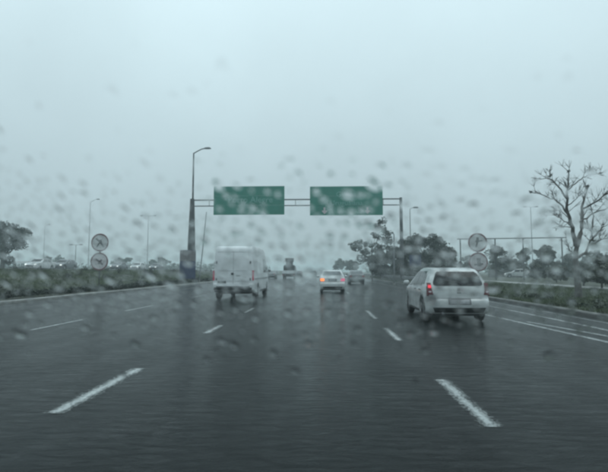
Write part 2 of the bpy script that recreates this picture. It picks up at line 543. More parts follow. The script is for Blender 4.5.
tree_px('sparse_tree', 'thin sparse tree with open leaf tufts beneath the right sign', 372, 64, 8.6,
        [(-2.0, 0, 4.4, .95), (-1.3, .3, 4.8, .8), (-2.5, .2, 4.9, .6), (0.9, -.2, 6.0, .9), (1.7, 0, 7.0, .85), (1.5, .2, 8.0, .8), (0.2, 0, 5.0, .8), (2.4, 0, 5.4, .9), (-0.6, 0, 3.6, .9), (.5, 0, 4.1, .8), (1.3, .3, 4.6, .9), (2.3, 0, 6.5, .7), (-1.4, 0, 2.9, .7), (.8, 0, 7.4, .5)], M['leaf_dark'], n=2600, size=0.17, trunk_r=0.09)
tree_px('broadleaf_tree', 'small round tree at the end of the dark tree group, above the hatchback roof', 446, 57, 4.0,
        [(0, 0, 2.7, 1.1), (0.7, .2, 2.0, 1.1), (-.6, 0, 1.8, 1.1), (.9, 0, 3.2, .6)], M['leaf_mid'], n=3200, size=0.16)
# trees behind the pipe frame
for (px, Y, H, n, sp, lab) in ((497, 66, 4.9, 7, 1.2, 'slim dark tree behind the round signs on the right'),
                               (521, 70, 3.9, 6, 1.3, 'dark tree behind the third upright of the pipe frame'),
                               (549, 62, 4.2, 7, 1.5, 'rounded dark bushy tree behind the right end of the pipe frame'),
                               (509, 78, 3.4, 6, 1.6, 'low dark tree between the second and third uprights of the pipe frame'),
                               (571, 72, 3.6, 7, 1.8, 'dark low tree directly left of the bare tree trunk'),
                               (595, 66, 3.8, 7, 1.9, 'dark low tree behind the bare tree at the right edge'),
                               (467, 84, 3.8, 6, 1.5, 'pale far tree behind the first upright of the pipe frame')):
    g = random.Random(px)
    tree_px('broadleaf_tree', lab, px, Y, H, rblobs(n, sp, H * 0.3, H * 0.92, H * .17, H * .25, px), M['leaf_olive'], n=4200, size=0.17)
# shrubs by the bare tree
for (px, Y, H, lab) in ((601, 27, 1.9, 'dark shrub behind the bare tree at the right picture edge'),
                        (583, 31, 1.6, 'low dark shrub just behind the bare tree trunk'),
                        (556, 40, 1.7, 'low shrub under the last upright of the pipe frame'),
                        (536, 52, 2.0, 'dark shrub between the two right uprights of the pipe frame'),
                        (622, 24, 2.3, 'shrub cut off by the right picture edge')):
    tree_px('shrub', lab, px, Y, H, rblobs(6, H * .45, H * .25, H * .8, H * .22, H * .36, px), M['leaf_olive'], n=2600, size=0.07 + Y * 0.0016, trunk_r=0.05, group='shrubs on the right verge', cat='shrub')
# the big tree cut off by the left edge
tree_px('broadleaf_tree', 'large dark tree at the left picture edge beyond the other carriageway', 2, 62, 8.2,
        [(-1.0, 0, 5.2, 2.2), (1.2, 0, 4.6, 1.7), (2.4, .3, 5.0, 1.2), (.4, 0, 3.2, 1.9), (-2.6, 0, 4.0, 2.2), (1.0, 0, 5.9, 1.1), (-2.0, 0, 6.2, 1.6), (2.0, 0, 3.6, 1.1)], M['leaf_dark'], n=9000, size=0.17, trunk_r=0.28, group='trees beyond the other carriageway')
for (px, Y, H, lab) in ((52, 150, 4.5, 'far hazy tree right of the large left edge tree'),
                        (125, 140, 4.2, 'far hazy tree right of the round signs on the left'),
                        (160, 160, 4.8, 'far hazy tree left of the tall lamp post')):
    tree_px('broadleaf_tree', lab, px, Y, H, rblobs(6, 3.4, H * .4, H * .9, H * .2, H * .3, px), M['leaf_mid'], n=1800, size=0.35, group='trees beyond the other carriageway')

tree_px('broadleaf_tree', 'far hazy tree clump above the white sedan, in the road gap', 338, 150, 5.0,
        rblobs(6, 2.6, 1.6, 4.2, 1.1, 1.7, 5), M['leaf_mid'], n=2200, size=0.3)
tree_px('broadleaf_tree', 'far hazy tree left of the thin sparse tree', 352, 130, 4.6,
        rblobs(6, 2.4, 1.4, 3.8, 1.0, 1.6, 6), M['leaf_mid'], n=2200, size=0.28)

# far woods: one mass along the skyline
wb = MB()
g = random.Random(3)
for x0, x1 in ((-300, -30), (24, 330)):
    x = x0
    while x < x1:
        Y = 230 + g.uniform(-25, 40)
        r = g.uniform(2.2, 4.0)
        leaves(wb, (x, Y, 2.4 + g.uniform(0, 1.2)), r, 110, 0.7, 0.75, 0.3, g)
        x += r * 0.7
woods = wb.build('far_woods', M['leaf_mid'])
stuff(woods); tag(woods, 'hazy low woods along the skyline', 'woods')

# grass and ground cover
def blades(name, n, fx, fy, zf, h0, h1, m, seed, w=0.012):
    b = MB(); g = random.Random(seed)
    for _ in range(n):
        x = fx(g); y = fy(g)
        if noise.noise(Vector((x * 0.7, y * 0.4, seed))) < -0.25 and g.random() < 0.75: continue
        z = zf(x, y) - 0.02
        h = g.uniform(h0, h1); a = g.uniform(0, 6.28); ww = w * (1 + y * 0.03)
        dx, dy = math.cos(a), math.sin(a); l = g.gauss(0, 0.35) * h; l2 = g.gauss(0, 0.35) * h
        b.tri((x - dx * ww, y - dy * ww, z), (x + dx * ww, y + dy * ww, z), (x + l, y + l2, z + h))
    return stuff(b.build(name, m))
gb = blades('grass', 90000, lambda g: g.uniform(-23.4, -14.6), lambda g: 9 + 70 * g.random() ** 1.6, bank_z, 0.06, 0.19, M['grass'], 1, 0.014)
tag(gb, 'rough green grass on the bank beside the left kerb', 'grass')
wd = MB(); g = random.Random(31)
for _ in range(230):
    y = 14 + 110 * g.random() ** 1.5; x = g.uniform(-23.3, -17) if g.random() < .8 else g.uniform(-17, -14.6)
    if noise.noise(Vector((x * .2, y * .12, 4))) < -.05: continue
    rr_ = g.uniform(.12, .38)
    leaves(wd, (x, y, bank_z(x, y) + rr_ * .5), rr_, int(90 / (1 + y * .015)), .04 + y * .0012, 1.1, .2, g)
wo_ = stuff(wd.build('weeds', M['leaf_olive']))
tag(wo_, 'scattered dark weeds growing on the left grass bank', 'weeds')
gv = blades('grass', 90000, lambda g: 8.4 + 8.7 * g.random() ** 1.4, lambda g: 8 + 60 * g.random() ** 1.7, verge_z, 0.05, 0.17, M['grass'], 2, 0.014)
tag(gv, 'rough green grass on the verge beside the right kerb', 'grass')
hb = MB(); g = random.Random(8)
y = 6.0
while y < 120:
    r = g.uniform(0.10, 0.22) + 0.16 * max(0, noise.noise(Vector((y * .35, 2, 0))) + .25)
    leaves(hb, (-14.35 + g.uniform(-.18, .18), y, 0.18 + r * 0.6), r, int(200 / (1 + y * 0.03)), 0.035 + y * 0.0013, 0.9, 0.3, g)
    y += r * 0.75
hd = stuff(hb.build('low_hedge', M['hedge']))
tag(hd, 'low dark ground hedge running along the left kerb', 'hedge')
vb = MB(); g = random.Random(9)
y = 9.0
while y < 90:
    r = g.uniform(0.10, 0.30)
    if noise.noise(Vector((y * .4, 7, 0))) < -.02:
        y += .25; continue
    x = 8.8 + abs(g.gauss(0, .35)) + (0.8 if g.random() < .3 else 0)
    leaves(vb, (x, y, 0.12 + r * 0.6), r, int(90 / (1 + y * 0.03)), 0.03 + y * 0.0013, 0.8, 0.3, g)
    y += r * 0.9
vd = stuff(vb.build('weeds', M['leaf_mid']))
tag(vd, 'dark weeds growing along the right kerb', 'weeds')

# ------------------------------------------------------------------ bare tree
def bare_tree():
    Y = 21.0
    bx = xat(578, Y)
    base = Vector((bx, Y, gz(bx, Y)))
    t = thing('bare_tree', 'leafless tree with forked trunk and long bare branches on the right verge', 'tree', base)
    g = random.Random(21)
    b = MB()
    def Pp(px, py, dy=0.0):
        p = at(px, py, Y + dy); return p - base
    def limb(pts, r0, r1, twigs=0, tl=0.6):
        P = []
        for i in range(len(pts) - 1):
            a, c = pts[i], pts[i + 1]
            for s in range(4):
                q = a.lerp(c, s / 4)
                if i or s: q = q + Vector((g.gauss(0, .018), g.gauss(0, .018), g.gauss(0, .018)))
                P.append(q)
        P.append(pts[-1])
        n = len(P)
        r0 *= .85; r1 *= .6
        b.tube(P, [r0 + (r1 - r0) * i / (n - 1) for i in range(n)], 7)
        for k in range(int(twigs * 2.2)):
            i = g.randint(n // 3, n - 1)
            d = (P[i] - P[max(0, i - 1)]).normalized()
            v = (d * 0.7 + Vector((g.gauss(0, .6), g.gauss(0, .6), g.gauss(0.25, .4)))).normalized()
            l = tl * g.uniform(.5, 1.6)
            m1 = P[i] + v * l * .5 + Vector((0, 0, .03)); e = P[i] + v * l + Vector((g.gauss(0, .06), g.gauss(0, .06), .08))
            rr = max(0.008, r1 * .7)
            b.tube([P[i], m1, e], [rr * 1.3, rr, 0.006], 5)
            for _ in range(5):
                v2 = (v + Vector((g.gauss(0, .6), g.gauss(0, .6), g.gauss(.2, .4)))).normalized()
                b.tube([m1, m1 + v2 * l * .6], [0.008, 0.003], 4)
    limb([Vector((0, 0, -0.2)), Pp(578, 285), Pp(576, 262), Pp(577, 240)], .20, .14)
    limb([Pp(576, 246), Pp(572, 228, -.2), Pp(567, 207, -.35), Pp(568, 189, -.3), Pp(568, 171, -.35)], .12, .025, 7, .5)
    limb([Pp(577, 246), Pp(582, 228, .25), Pp(582, 207, .4), Pp(588, 186, .5)], .13, .045, 4, .4)
    limb([Pp(569, 214, -.3), Pp(560, 203, -.6), Pp(548, 196, -.9), Pp(531, 192, -1.1)], .055, .018, 6, .4)
    limb([Pp(567, 199, -.3), Pp(559, 187, -.1), Pp(550, 178, .1), Pp(536, 179, .3)], .05, .016, 6, .4)
    limb([Pp(550, 178, .1), Pp(549, 172, .2)], .02, .012, 3, .2)
    limb([Pp(568, 190, -.3), Pp(578, 181, 0), Pp(588, 175, .3), Pp(600, 173, .5)], .04, .014, 7, .4)
    limb([Pp(582, 209, .4), Pp(594, 203, .1), Pp(606, 194, -.1), Pp(622, 190, -.3)], .055, .015, 7, .5)
    limb([Pp(580, 222, .2), Pp(592, 214, .7), Pp(608, 208, 1.0), Pp(624, 200, 1.2)], .05, .015, 7, .5)
    limb([Pp(571, 226, -.2), Pp(562, 219, -.6), Pp(553, 215, -.9)], .035, .010, 5, .35)
    limb([Pp(570, 219, -.2), Pp(560, 210, .3), Pp(552, 212, .7)], .03, .008, 4, .35)
    limb([Pp(572, 228, -.2), Pp(560, 226, -.5), Pp(552, 228, -.7)], .025, .008, 3, .3)
    limb([Pp(577, 258), Pp(586, 252, .5), Pp(592, 238, .8), Pp(593, 216, 1.0), Pp(590, 203, 1.1)], .075, .02, 7, .5)
    limb([Pp(592, 240, .8), Pp(600, 230, .7), Pp(612, 222, .6)], .05, .015, 5, .4)
    limb([Pp(590, 246, .7), Pp(600, 240, .2), Pp(614, 236, 0)], .045, .015, 5, .4)
    limb([Pp(566, 207, -.35), Pp(576, 200, -.7), Pp(580, 192, -.9)], .03, .01, 4, .3)
    limb([Pp(577, 260), Pp(570, 250, .3), Pp(566, 240, .5)], .035, .010, 4, .3)
    b.build('trunk', M['bark'], t, 70)
    # a few dead leaves left in the twigs' ends
    for p in (Pp(568, 171, -.35), Pp(531, 192, -1.1), Pp(550, 176, .15), Pp(600, 173, .5), Pp(588, 186, .5), Pp(593, 240, .8), Pp(606, 194, -.1)):
        lb = MB()
        leaves(lb, p, .09, 30, .045, .8, .05, g)
        lb.build('dead_leaf_cluster', M['leaf_dark'], t)
bare_tree()

# ------------------------------------------------------------------ gantry with its two signs
GY = 51.8
def gantry():
    xl, xr = xat(191, GY), xat(402, GY)
    t = thing('sign_gantry', 'grey steel gantry spanning the road with twin rails', 'gantry', ((xl + xr) / 2, GY, 0))
    cx = (xl + xr) / 2
    z1, z2 = at(300, 199.5, GY).z, at(300, 205.5, GY).z
    g0 = gz(xl, GY)
    c1 = MB().tube([(xl - cx, 0, g0 - .4), (xl - cx, 0, 3), (xl - cx, 0, 6.4), (xl - cx, 0, z1 + .15)], [.50, .46, .36, .24], 14).build('column', M['steel_dark'], t, 40)
    MB().box(xl - cx - .55, xl - cx + .55, -.55, .55, g0 - .35, g0 + .22).build('footing', M['concrete'], c1)
    g1 = gz(xr, GY)
    c2 = MB().tube([(xr - cx, 0, g1 - .4), (xr - cx, 0, 3), (xr - cx, 0, 6.4), (xr - cx, 0, z1 + .15)], [.24, .21, .18, .16], 14).build('column', M['steel_dark'], t, 40)
    MB().box(xr - cx - .45, xr - cx + .45, -.45, .45, g1 - .35, g1 + .2).build('footing', M['concrete'], c2)
    for z in (z1, z2):
        MB().tube([(xl - cx, 0, z), (xr - cx, 0, z)], .075 if z == z1 else .06, 8).build('rail', M['steel_dark'], t, 40)
    n = 12
    for i in range(1, n):
        x = xl + (xr - xl) * i / n - cx
        MB().tube([(x, 0, z2), (x, 0, z1)], .03, 6).build('rail_tie', M['steel_dark'], t, 40)
gantry()

def text_mesh(s, size):
    c = bpy.data.curves.new('lettering', 'FONT')
    c.body = s; c.size = size; c.extrude = 0.008; c.align_x = 'CENTER'; c.align_y = 'CENTER'
    c.resolution_u = 3
    o = bpy.data.objects.new('tmp', c); S.collection.objects.link(o)
    bpy.context.view_layer.update()
    me = bpy.data.meshes.new_from_object(o.evaluated_get(bpy.context.evaluated_depsgraph_get()))
    bpy.data.objects.remove(o)
    me.materials.clear()
    me.transform(Matrix.Rotation(R(90), 4, 'X'))
    return me

def sign_board(px0, px1, py0, py1, lines, arrows, label):
    y = GY - 0.22
    a, c = at(px0, py1, y), at(px1, py0, y)
    w, h = c.x - a.x, c.z - a.z
    t = thing('direction_sign', label, 'road sign', ((a.x + c.x) / 2, y, a.z), 0, 'green signs on the gantry')
    n = 3
    for i in range(n):
        MB().box(-w / 2, w / 2, -.025, .025, h * i / n + .006, h * (i + 1) / n - .006).build('panel', M['sign_green'], t)
    for x in (-w * .33, 0, w * .33):
        MB().box(x - .05, x + .05, .03, .12, .05, h - .05).build('mounting_bar', M['steel_dark'], t)
    for (s, fx, fz, size) in lines:
        o = link('lettering', text_mesh(s, size), M['lettering'], t)
        o.location = (w * fx, -.036, h * fz)
    for fx in arrows:
        x = w * fx; z0 = h * .04
        poly = [(x - .10, z0 + .78), (x - .10, z0 + .42), (x - .30, z0 + .42), (x - .30, z0 + .34), (x, z0), (x + .30, z0 + .34), (x + .30, z0 + .42), (x + .10, z0 + .42), (x + .10, z0 + .78)]
        MB().prism(poly, -.045, -.029).build('arrow', M['sign_arrow'], t)
    return t
sign_board(213.5, 284.5, 186, 215, [('Porto Alegre', 0.02, .52, .98)], [], 'green road sign with one line of white letters, left on the gantry')
sign_board(310, 382.5, 186, 215.5, [('Guaíba', 0.0, .72, .82), ('Uruguaiana', 0.0, .42, .82)], [-.30, .29], 'green road sign with two down arrows, right on the gantry')

# ------------------------------------------------------------------ round regulatory signs, two per post
def disc(cx, cz, r, y0, y1, k=28):
    return MB().prism([(cx + r * math.cos(2 * math.pi * i / k), cz + r * math.sin(2 * math.pi * i / k)) for i in range(k)], y0, y1)
def ring(cx, cz, r0, r1, y0, y1, k=28):
    b = MB()
    P = lambda r, i, y: (cx + r * math.cos(2 * math.pi * i / k), y, cz + r * math.sin(2 * math.pi * i / k))
    for i in range(k):
        b.quad(P(r0, i, y0), P(r1, i, y0), P(r1, i + 1, y0), P(r0, i + 1, y0))
        b.quad(P(r1, i, y0), P(r1, i, y1), P(r1, i + 1, y1), P(r1, i + 1, y0))
        b.quad(P(r0, i, y1), P(r0, i, y0), P(r0, i + 1, y0), P(r0, i + 1, y1))
    return b
def stroke(pts, w, y0, y1):
    b = MB()
    for (x0, z0), (x1, z1) in zip(pts, pts[1:]):
        d = Vector((x1 - x0, z1 - z0)).normalized() * w / 2
        b.prism([(x0 - d.y, z0 + d.x), (x0 + d.y, z0 - d.x), (x1 + d.y, z1 - d.x), (x1 - d.y, z1 + d.x)], y0, y1)
        y0 -= 0.0012
    return b
def round_signs(px, py1, py2, Y, rpx, label, marks1, marks2):
    x = xat(px, Y)
    gzz = gz(x, Y)
    t = thing('round_sign', label, 'road sign', (x, Y, gzz), 0, 'twin round signs on posts')
    zt = at(px, py1, Y).z - gzz; zl = at(px, py2, Y).z - gzz
    r = rpx * Y / F
    MB().tube([(0, .06, -.3), (0, .06, zt + r * .7)], .038, 8).build('post', M['steel_dark'], t, 40)
    for k, (z, marks) in enumerate(((zt, marks1), (zl, marks2))):
        pl = disc(0, z, r, -.004, .012).build('plate', M['sign_white'] if k == 0 else M['sign_pale'], t)
        ring(0, z, r * .85, r * .995, -.011, -.002).build('red_ring', M['sign_red'], pl)
        for m, pts, w in marks:
            stroke([(a * r, z + b_ * r) for a, b_ in pts], w * r, -.012, -.003).build('symbol', m, pl)
    return t
sb_, sg_ = M['sign_black'], M['sign_grey']
round_signs(99, 242.5, 261.5, 30.3, 9.2, 'pair of round red-rimmed signs on a post in the left bank',
            [(sb_, [(-.45, .42), (.02, .05), (.5, -.55)], .2), (sb_, [(.02, .05), (-.35, -.5)], .13), (sb_, [(.0, .3), (.1, -.12)], .3)],
            [(sg_, [(-.4, .3), (.1, -.1), (.4, -.35)], .2), (sg_, [(-.1, -.3), (.25, .2)], .22)])
round_signs(478.5, 242.5, 262, 30.3, 9.4, 'pair of round red-rimmed signs on a post behind the white hatchback',
            [(sb_, [(.0, .55), (-.02, .0)], .26), (sb_, [(-.25, .12), (.5, .18)], .13), (sb_, [(.0, .1), (-.2, -.5)], .15)],
            [(sg_, [(.05, .4), (.1, -.45)], .4), (sg_, [(-.4, -.3), (.5, -.2)], .16)])

# ------------------------------------------------------------------ lamp posts and poles
def lamp_post(name, label, px, pytop, Y, arm, heads=1, r=.11, m='steel_dark', group='lamp posts'):
    Y = Y if Y == GY + 1.3 else Y * K
    x = xat(px, Y); g0 = gz(x, Y)
    H = at(px, pytop, Y).z - g0
    t = thing(name, label, 'lamp post', (x, Y, g0), 0, group)
    MB().tube([(0, 0, -.3), (0, 0, .9), (0, 0, H * .6), (0, 0, H)], [r * 1.3, r, r * .75, r * .5], 10).build('pole', M[m], t, 40)
    for s in ((1,) if heads == 1 else (-1, 1)):
        pts = [(0, 0, H - .05), (s * arm * .35, 0, H + arm * .16), (s * arm * .75, 0, H + arm * .36), (s * arm, 0, H + arm * .40)] if heads == 1 else [(0, 0, H - .03), (s * arm * .5, 0, H + .04), (s * arm, 0, H + .06)]
        a = MB().tube(pts, r * .42, 8).build('arm', M[m], t, 40)
        e = Vector(pts[-1])
        MB().tube([e + Vector((-s * .1, 0, 0)), e + Vector((s * .15, 0, .04)), e + Vector((s * .55, 0, .05)), e + Vector((s * .8, 0, 0))], [.06, .13, .14, .05], 8).build('lamp_head', M['steel'], a, 40)
    return t
lamp_post('lamp_post', 'tall lamp post with one curved arm beside the left gantry column', 191.5, 153, GY + 1.3, 1.3, 1, .15)
lamp_post('lamp_post', 'distant lamp post with flat twin head beside the bare tree', 533, 207, 100, 1.1, 2, .11, 'steel')
lamp_post('lamp_post', 'faint lamp post beside the left round signs', 88, 202, 95, 1.6, 1, .09, 'steel')
lamp_post('lamp_post', 'faint lamp post midway between left round signs and gantry', 147, 216, 110, 1.6, 2, .10, 'steel')
lamp_post('lamp_post', 'short faint lamp post with flat head between the left tree and round signs', 75, 245, 88, .8, 2, .09, 'steel_dark')
lamp_post('lamp_post', 'very faint slanting lamp post nearest the left tree', 43, 226, 130, 1.2, 1, .09, 'steel')
lamp_post('lamp_post', 'thin dark post standing just right of the right gantry column', 411, 209, 60, .5, 1, .09, 'steel_dark')

def pole(name, label, p0, p1, Y, r, m):
    x = xat(p0[0], Y); g0 = gz(x, Y)
    e = at(p1[0], p1[1], Y)
    t = thing(name, label, 'pole', (x, Y, g0))
    MB().tube([(0, 0, -.3), (0, 0, .3)] , r * 1.5, 8).build('sleeve', M['concrete'], t, 40)
    MB().tube([(0, 0, .29), ((e.x - x) * .5, 0, (e.z - g0) * .5), (e.x - x, 0, e.z - g0)], [r, r * .85, r * .6], 8).build('shaft', M[m], t, 40)
pole('leaning_pole', 'thin leaning pole between the gantry column and the white van', (199.5, 285), (206.5, 212), 50.7, .06, 'steel')
pole('thin_post', 'pale thin post standing in front of the right gantry column', (394, 279), (394, 234), 47.5, .085, 'steel')

# blue boards
def blue_board(px0, px1, py0, py1, Y, label, top=True):
    a, c = at(px0, py1, Y), at(px1, py0, Y)
    x = (a.x + c.x) / 2; g0 = gz(x, Y); w = (c.x - a.x) / 2
    t = thing('blue_board', label, 'sign board', (x, Y, g0), 0, 'blue roadside boards')
    for s in (-1, 1):
        MB().tube([(s * w * .8, .05, -.3), (s * w * .8, .05, c.z - g0)], .04, 8).build('leg', M['steel_dark'], t, 40)
    b = MB().box(-w, w, -.03, .0, a.z - g0, c.z - g0).build('board', M['blue'], t)
    if top:
        MB().box(-w * .97, w * .97, -.045, -.033, (c.z - a.z) * .62 + a.z - g0, c.z - g0 - .04).build('grey_field', M['sign_grey'], b)
blue_board(179.5, 196, 250, 279, 49.5, 'blue and grey board at the foot of the left gantry column')
blue_board(409.5, 421, 255, 266, 56, 'small blue board in front of the dark trees on the right', False)

# ------------------------------------------------------------------ pipe frame, guardrail, shelter, wall on the right
def pipe_frame():
    Y = 58
    xs = [xat(p, Y) for p in (461, 496, 524, 563)]
    z = at(510, 238.5, Y).z
    t = thing('pipe_frame', 'tall open steel pipe frame with one long crossbar on the right field', 'frame', (xs[0], Y, gz(xs[0], Y)))
    g0 = gz(xs[0], Y)
    for x in xs:
        MB().tube([(x - xs[0], 0, -.3), (x - xs[0], 0, z - g0)], .075, 8).build('upright', M['steel_dark'], t, 40)
    MB().tube([(-.35, 0, z - g0 - .05), (6, 0, z - g0 + .02), (xs[-1] - xs[0] + .6, 0, z - g0 + .1)], .06, 8).build('crossbar', M['steel_dark'], t, 40)
    MB().tube([(xs[1] - xs[0], 0, 1.25), (xs[-1] - xs[0], 0, 1.3)], .05, 8).build('lower_bar', M['steel_dark'], t, 40)
pipe_frame()

def guardrail():
    t = thing('guardrail', 'steel guardrail along the right kerb beneath the trees', 'guardrail', (8.7, 35, .14))
    prof = [(0, .42), (-.07, .46), (-.07, .52), (-.02, .57), (-.07, .62), (-.07, .68), (0, .72)]
    b = MB(); n = len(prof)
    ys = [0, .7] + [2 * k for k in range(1, 60)]
    for j, y in enumerate(ys):
        for (x, z) in prof:
            b.v.append((x, y, z * (0.75 if j == 0 else 1)))
    for j in range(len(ys) - 1):
        for i in range(n - 1):
            a = j * n + i
            b.f.append((a, a + 1, a + n + 1, a + n))
    b.build('rail', M['steel'], t)
    for k in range(28):
        MB().box(.02, .12, 1 + 4 * k - .05, 1 + 4 * k + .05, -.3, .66).build('post', M['steel_dark'], t)
guardrail()

def shelter():
    Y = 120
    a, c = at(2, 265.5, Y), at(44, 261.5, Y)
    x0, x1 = a.x, c.x
    t = thing('flat_shelter', 'long low shelter with a white flat roof below the left edge tree', 'shelter', ((x0 + x1) / 2, Y, 1.49))
    w = (x1 - x0) / 2
    zt = c.z - 1.49
    rf = MB().box(-w, w, -2.5, 2.5, zt - .25, zt).build('roof', M['roofwhite'], t)
    MB().box(-w - .05, w + .05, -2.58, -2.503, zt - .5, zt + .06).build('fascia', M['roofwhite'], rf)
    for i in range(6):
        for yy in (-2, 2):
            MB().tube([(-w * .95 + w * 1.9 * i / 5, yy, -.2), (-w * .95 + w * 1.9 * i / 5, yy, zt - .25)], .09, 8).build('post', M['steel_dark'], t, 40)
    MB().box(-w * .95, w * .95, 1.8, 1.95, -.2, 1.1).build('back_wall', M['concrete_dark'], t)
shelter()

def low_wall():
    Y = 86
    x0, x1 = xat(488, Y), xat(640, Y)
    t = thing('low_wall', 'low stained wall with a coping behind the right field', 'wall', ((x0 + x1) / 2, Y, .2))
    w = (x1 - x0) / 2
    MB().box(-w, w, -.12, .12, -.3, 1.15).build('wall_body', M['concrete_dark'], t)
    MB().box(-w - .05, w + .05, -.17, .17, 1.152, 1.25).build('coping', M['concrete'], t)
low_wall()

# ------------------------------------------------------------------ vehicles
def cr(pts, k=6):
    """smooth curve through the points"""
    out = []
    n = len(pts)
    for i in range(n - 1):
        p0, p1, p2, p3 = pts[max(0, i - 1)], pts[i], pts[i + 1], pts[min(n - 1, i + 2)]
        for s in range(k):
            t = s / k
            q = []
            for c in (0, 1):
                q.append(0.5 * ((2 * p1[c]) + (-p0[c] + p2[c]) * t + (2 * p0[c] - 5 * p1[c] + 4 * p2[c] - p3[c]) * t * t + (-p0[c] + 3 * p1[c] - 3 * p2[c] + p3[c]) * t ** 3))
            out.append(tuple(q))
    out.append(pts[-1])
    return out

class Car:
    def __init__(s, top, W, belt, wroof, zroof, wheels, wr, zbot, plan=0.10):
        s.top = cr(top); s.W, s.belt, s.wroof, s.zroof = W, belt, wroof, zroof
        s.wheels, s.wr, s.zbot, s.plan = wheels, wr, zbot, plan
        s.y0 = min(p[0] for p in top); s.y1 = max(p[0] for p in top)
    def w(s, y, z):
        t = (z - s.belt) / (s.zroof - s.belt)
        if t <= 0:
            u = (z - .6) / .5
            k = 1 - .03 * u * u if z < .6 else 1 - .025 * ((z - .6) / max(.1, s.belt - .6)) ** 2
        else:
            k = .975 + (s.wroof / s.W - .975) * (t ** 1.15)
        e = abs((y - (s.y0 + s.y1) / 2) / ((s.y1 - s.y0) / 2))
        return s.W * k * (1 - .07 * e ** 5)
    def warp(s, x, y, z):
        yc = (s.y0 + s.y1) / 2
        e = (y - yc) / ((s.y1 - s.y0) / 2)
        return (x, y - s.plan * e ** 3 * (x / s.W) ** 2 * 1.0, z)
    def rear(s, z):
        for (a, b) in zip(s.top, s.top[1:]):
            if a[1] <= z <= b[1]:
                t = (z - a[1]) / max(1e-6, b[1] - a[1])
                return a[0] + (b[0] - a[0]) * t
        return s.y0
    def front(s, z):
        for (a, b) in reversed(list(zip(s.top, s.top[1:]))):
            if b[1] <= z <= a[1]:
                t = (z - b[1]) / max(1e-6, a[1] - b[1])
                return b[0] + (a[0] - b[0]) * t
        return s.y1
    def outline(s):
        pts = list(s.top)
        ar = s.wr * 1.17
        cz = s.wr
        for yw in sorted(s.wheels, reverse=True):
            a0 = math.asin(max(-1, min(1, (s.zbot - cz) / ar)))
            for k in range(13):
                a = a0 + (math.pi - 2 * a0) * k / 12
                pts.append((yw + ar * math.cos(a), cz + ar * math.sin(a)))
        return pts
    def body(s, m, parent, r=.055):
        o = s.outline()
        n = len(o)
        area = sum(o[i][0] * o[(i + 1) % n][1] - o[(i + 1) % n][0] * o[i][1] for i in range(n))
        sg = 1 if area > 0 else -1
        nor = []
        for i in range(n):
            a, c = o[i - 1], o[(i + 1) % n]
            d = Vector((c[0] - a[0], c[1] - a[1]))
            d = d.normalized() if d.length > 1e-6 else Vector((1, 0))
            nor.append(Vector((-d.y, d.x)) * sg)
        bm = bmesh.new()
        loops = []
        steps = [0, .35, .7, 1]
        xs = [-1] + [-1] * 0
        def loop(x, ins):
            return [bm.verts.new((x, o[i][0] + nor[i].x * ins, o[i][1] + nor[i].y * ins)) for i in range(n)]
        L = []
        for t in reversed(steps):
            a = t * math.pi / 2
            L.append(loop(-1 + r * (1 - math.sin(a)), r * (1 - math.cos(a))))
        for f in (-.66, -.33, 0, .33, .66):
            L.append(loop(f, 0))
        for t in steps:
            a = t * math.pi / 2
            L.append(loop(1 - r * (1 - math.sin(a)), r * (1 - math.cos(a))))
        for A, B in zip(L, L[1:]):
            for i in range(n):
                j = (i + 1) % n
                bm.faces.new((A[i], A[j], B[j], B[i]))
        fa = [bm.faces.new(L[0]), bm.faces.new(L[-1])]
        bmesh.ops.triangulate(bm, faces=fa)
        for z in (.4, .6, .8, s.belt, s.belt + (s.zroof - s.belt) * .3, s.belt + (s.zroof - s.belt) * .6, s.belt + (s.zroof - s.belt) * .85):
            bmesh.ops.bisect_plane(bm, geom=bm.verts[:] + bm.edges[:] + bm.faces[:], plane_co=(0, 0, z), plane_no=(0, 0, 1), dist=1e-4)
        for k in range(1, 8):
            y = s.y0 + (s.y1 - s.y0) * k / 8
            bmesh.ops.bisect_plane(bm, geom=bm.verts[:] + bm.edges[:] + bm.faces[:], plane_co=(0, y, 0), plane_no=(0, 1, 0), dist=1e-4)
        for v in bm.verts:
            x, y, z = v.co
            v.co = s.warp(x * s.w(y, z), y, z)
        bmesh.ops.recalc_face_normals(bm, faces=bm.faces)
        me = bpy.data.meshes.new('body')
        bm.to_mesh(me); bm.free()
        for p in me.polygons: p.use_smooth = True
        me.set_sharp_from_angle(angle=R(32))
        return link('body', me, m, parent)
    def end_patch(s, name, rows, m, parent, off=.008, nx=6, end='rear'):
        """a panel lying on the tail (or nose): rows of (z, x0, x1)"""
        b = MB(); sg = -1 if end == 'rear' else 1
        fn = s.rear if end == 'rear' else s.front
        R2 = []
        for (a, c) in zip(rows, rows[1:]):
            for k in range(3):
                t = k / 3; R2.append(tuple(a[i] + (c[i] - a[i]) * t for i in range(3)))
        R2.append(rows[-1])
        for lay in (0, 1):
            for (z, x0, x1) in R2:
                for i in range(nx + 1):
                    x = x0 + (x1 - x0) * i / nx
                    y = fn(z) + sg * (off if lay == 0 else off - .03)
                    b.v.append(s.warp(x, y, z))
        s._skin(b, len(R2), nx + 1)
        return b.build(name, m, parent, 35)
    def side_patch(s, name, side, rows, m, parent, off=.006, ny=6):
        """a panel on the flank: rows of (z, y0, y1)"""
        b = MB()
        R2 = []
        for (a, c) in zip(rows, rows[1:]):
            for k in range(3):
                t = k / 3; R2.append(tuple(a[i] + (c[i] - a[i]) * t for i in range(3)))
        R2.append(rows[-1])
        for lay in (0, 1):
            for (z, y0, y1) in R2:
                for i in range(ny + 1):
                    y = y0 + (y1 - y0) * i / ny
                    b.v.append(s.warp(side * (s.w(y, z) + (off if lay == 0 else off - .03)), y, z))
        s._skin(b, len(R2), ny + 1)
        return b.build(name, m, parent, 35)
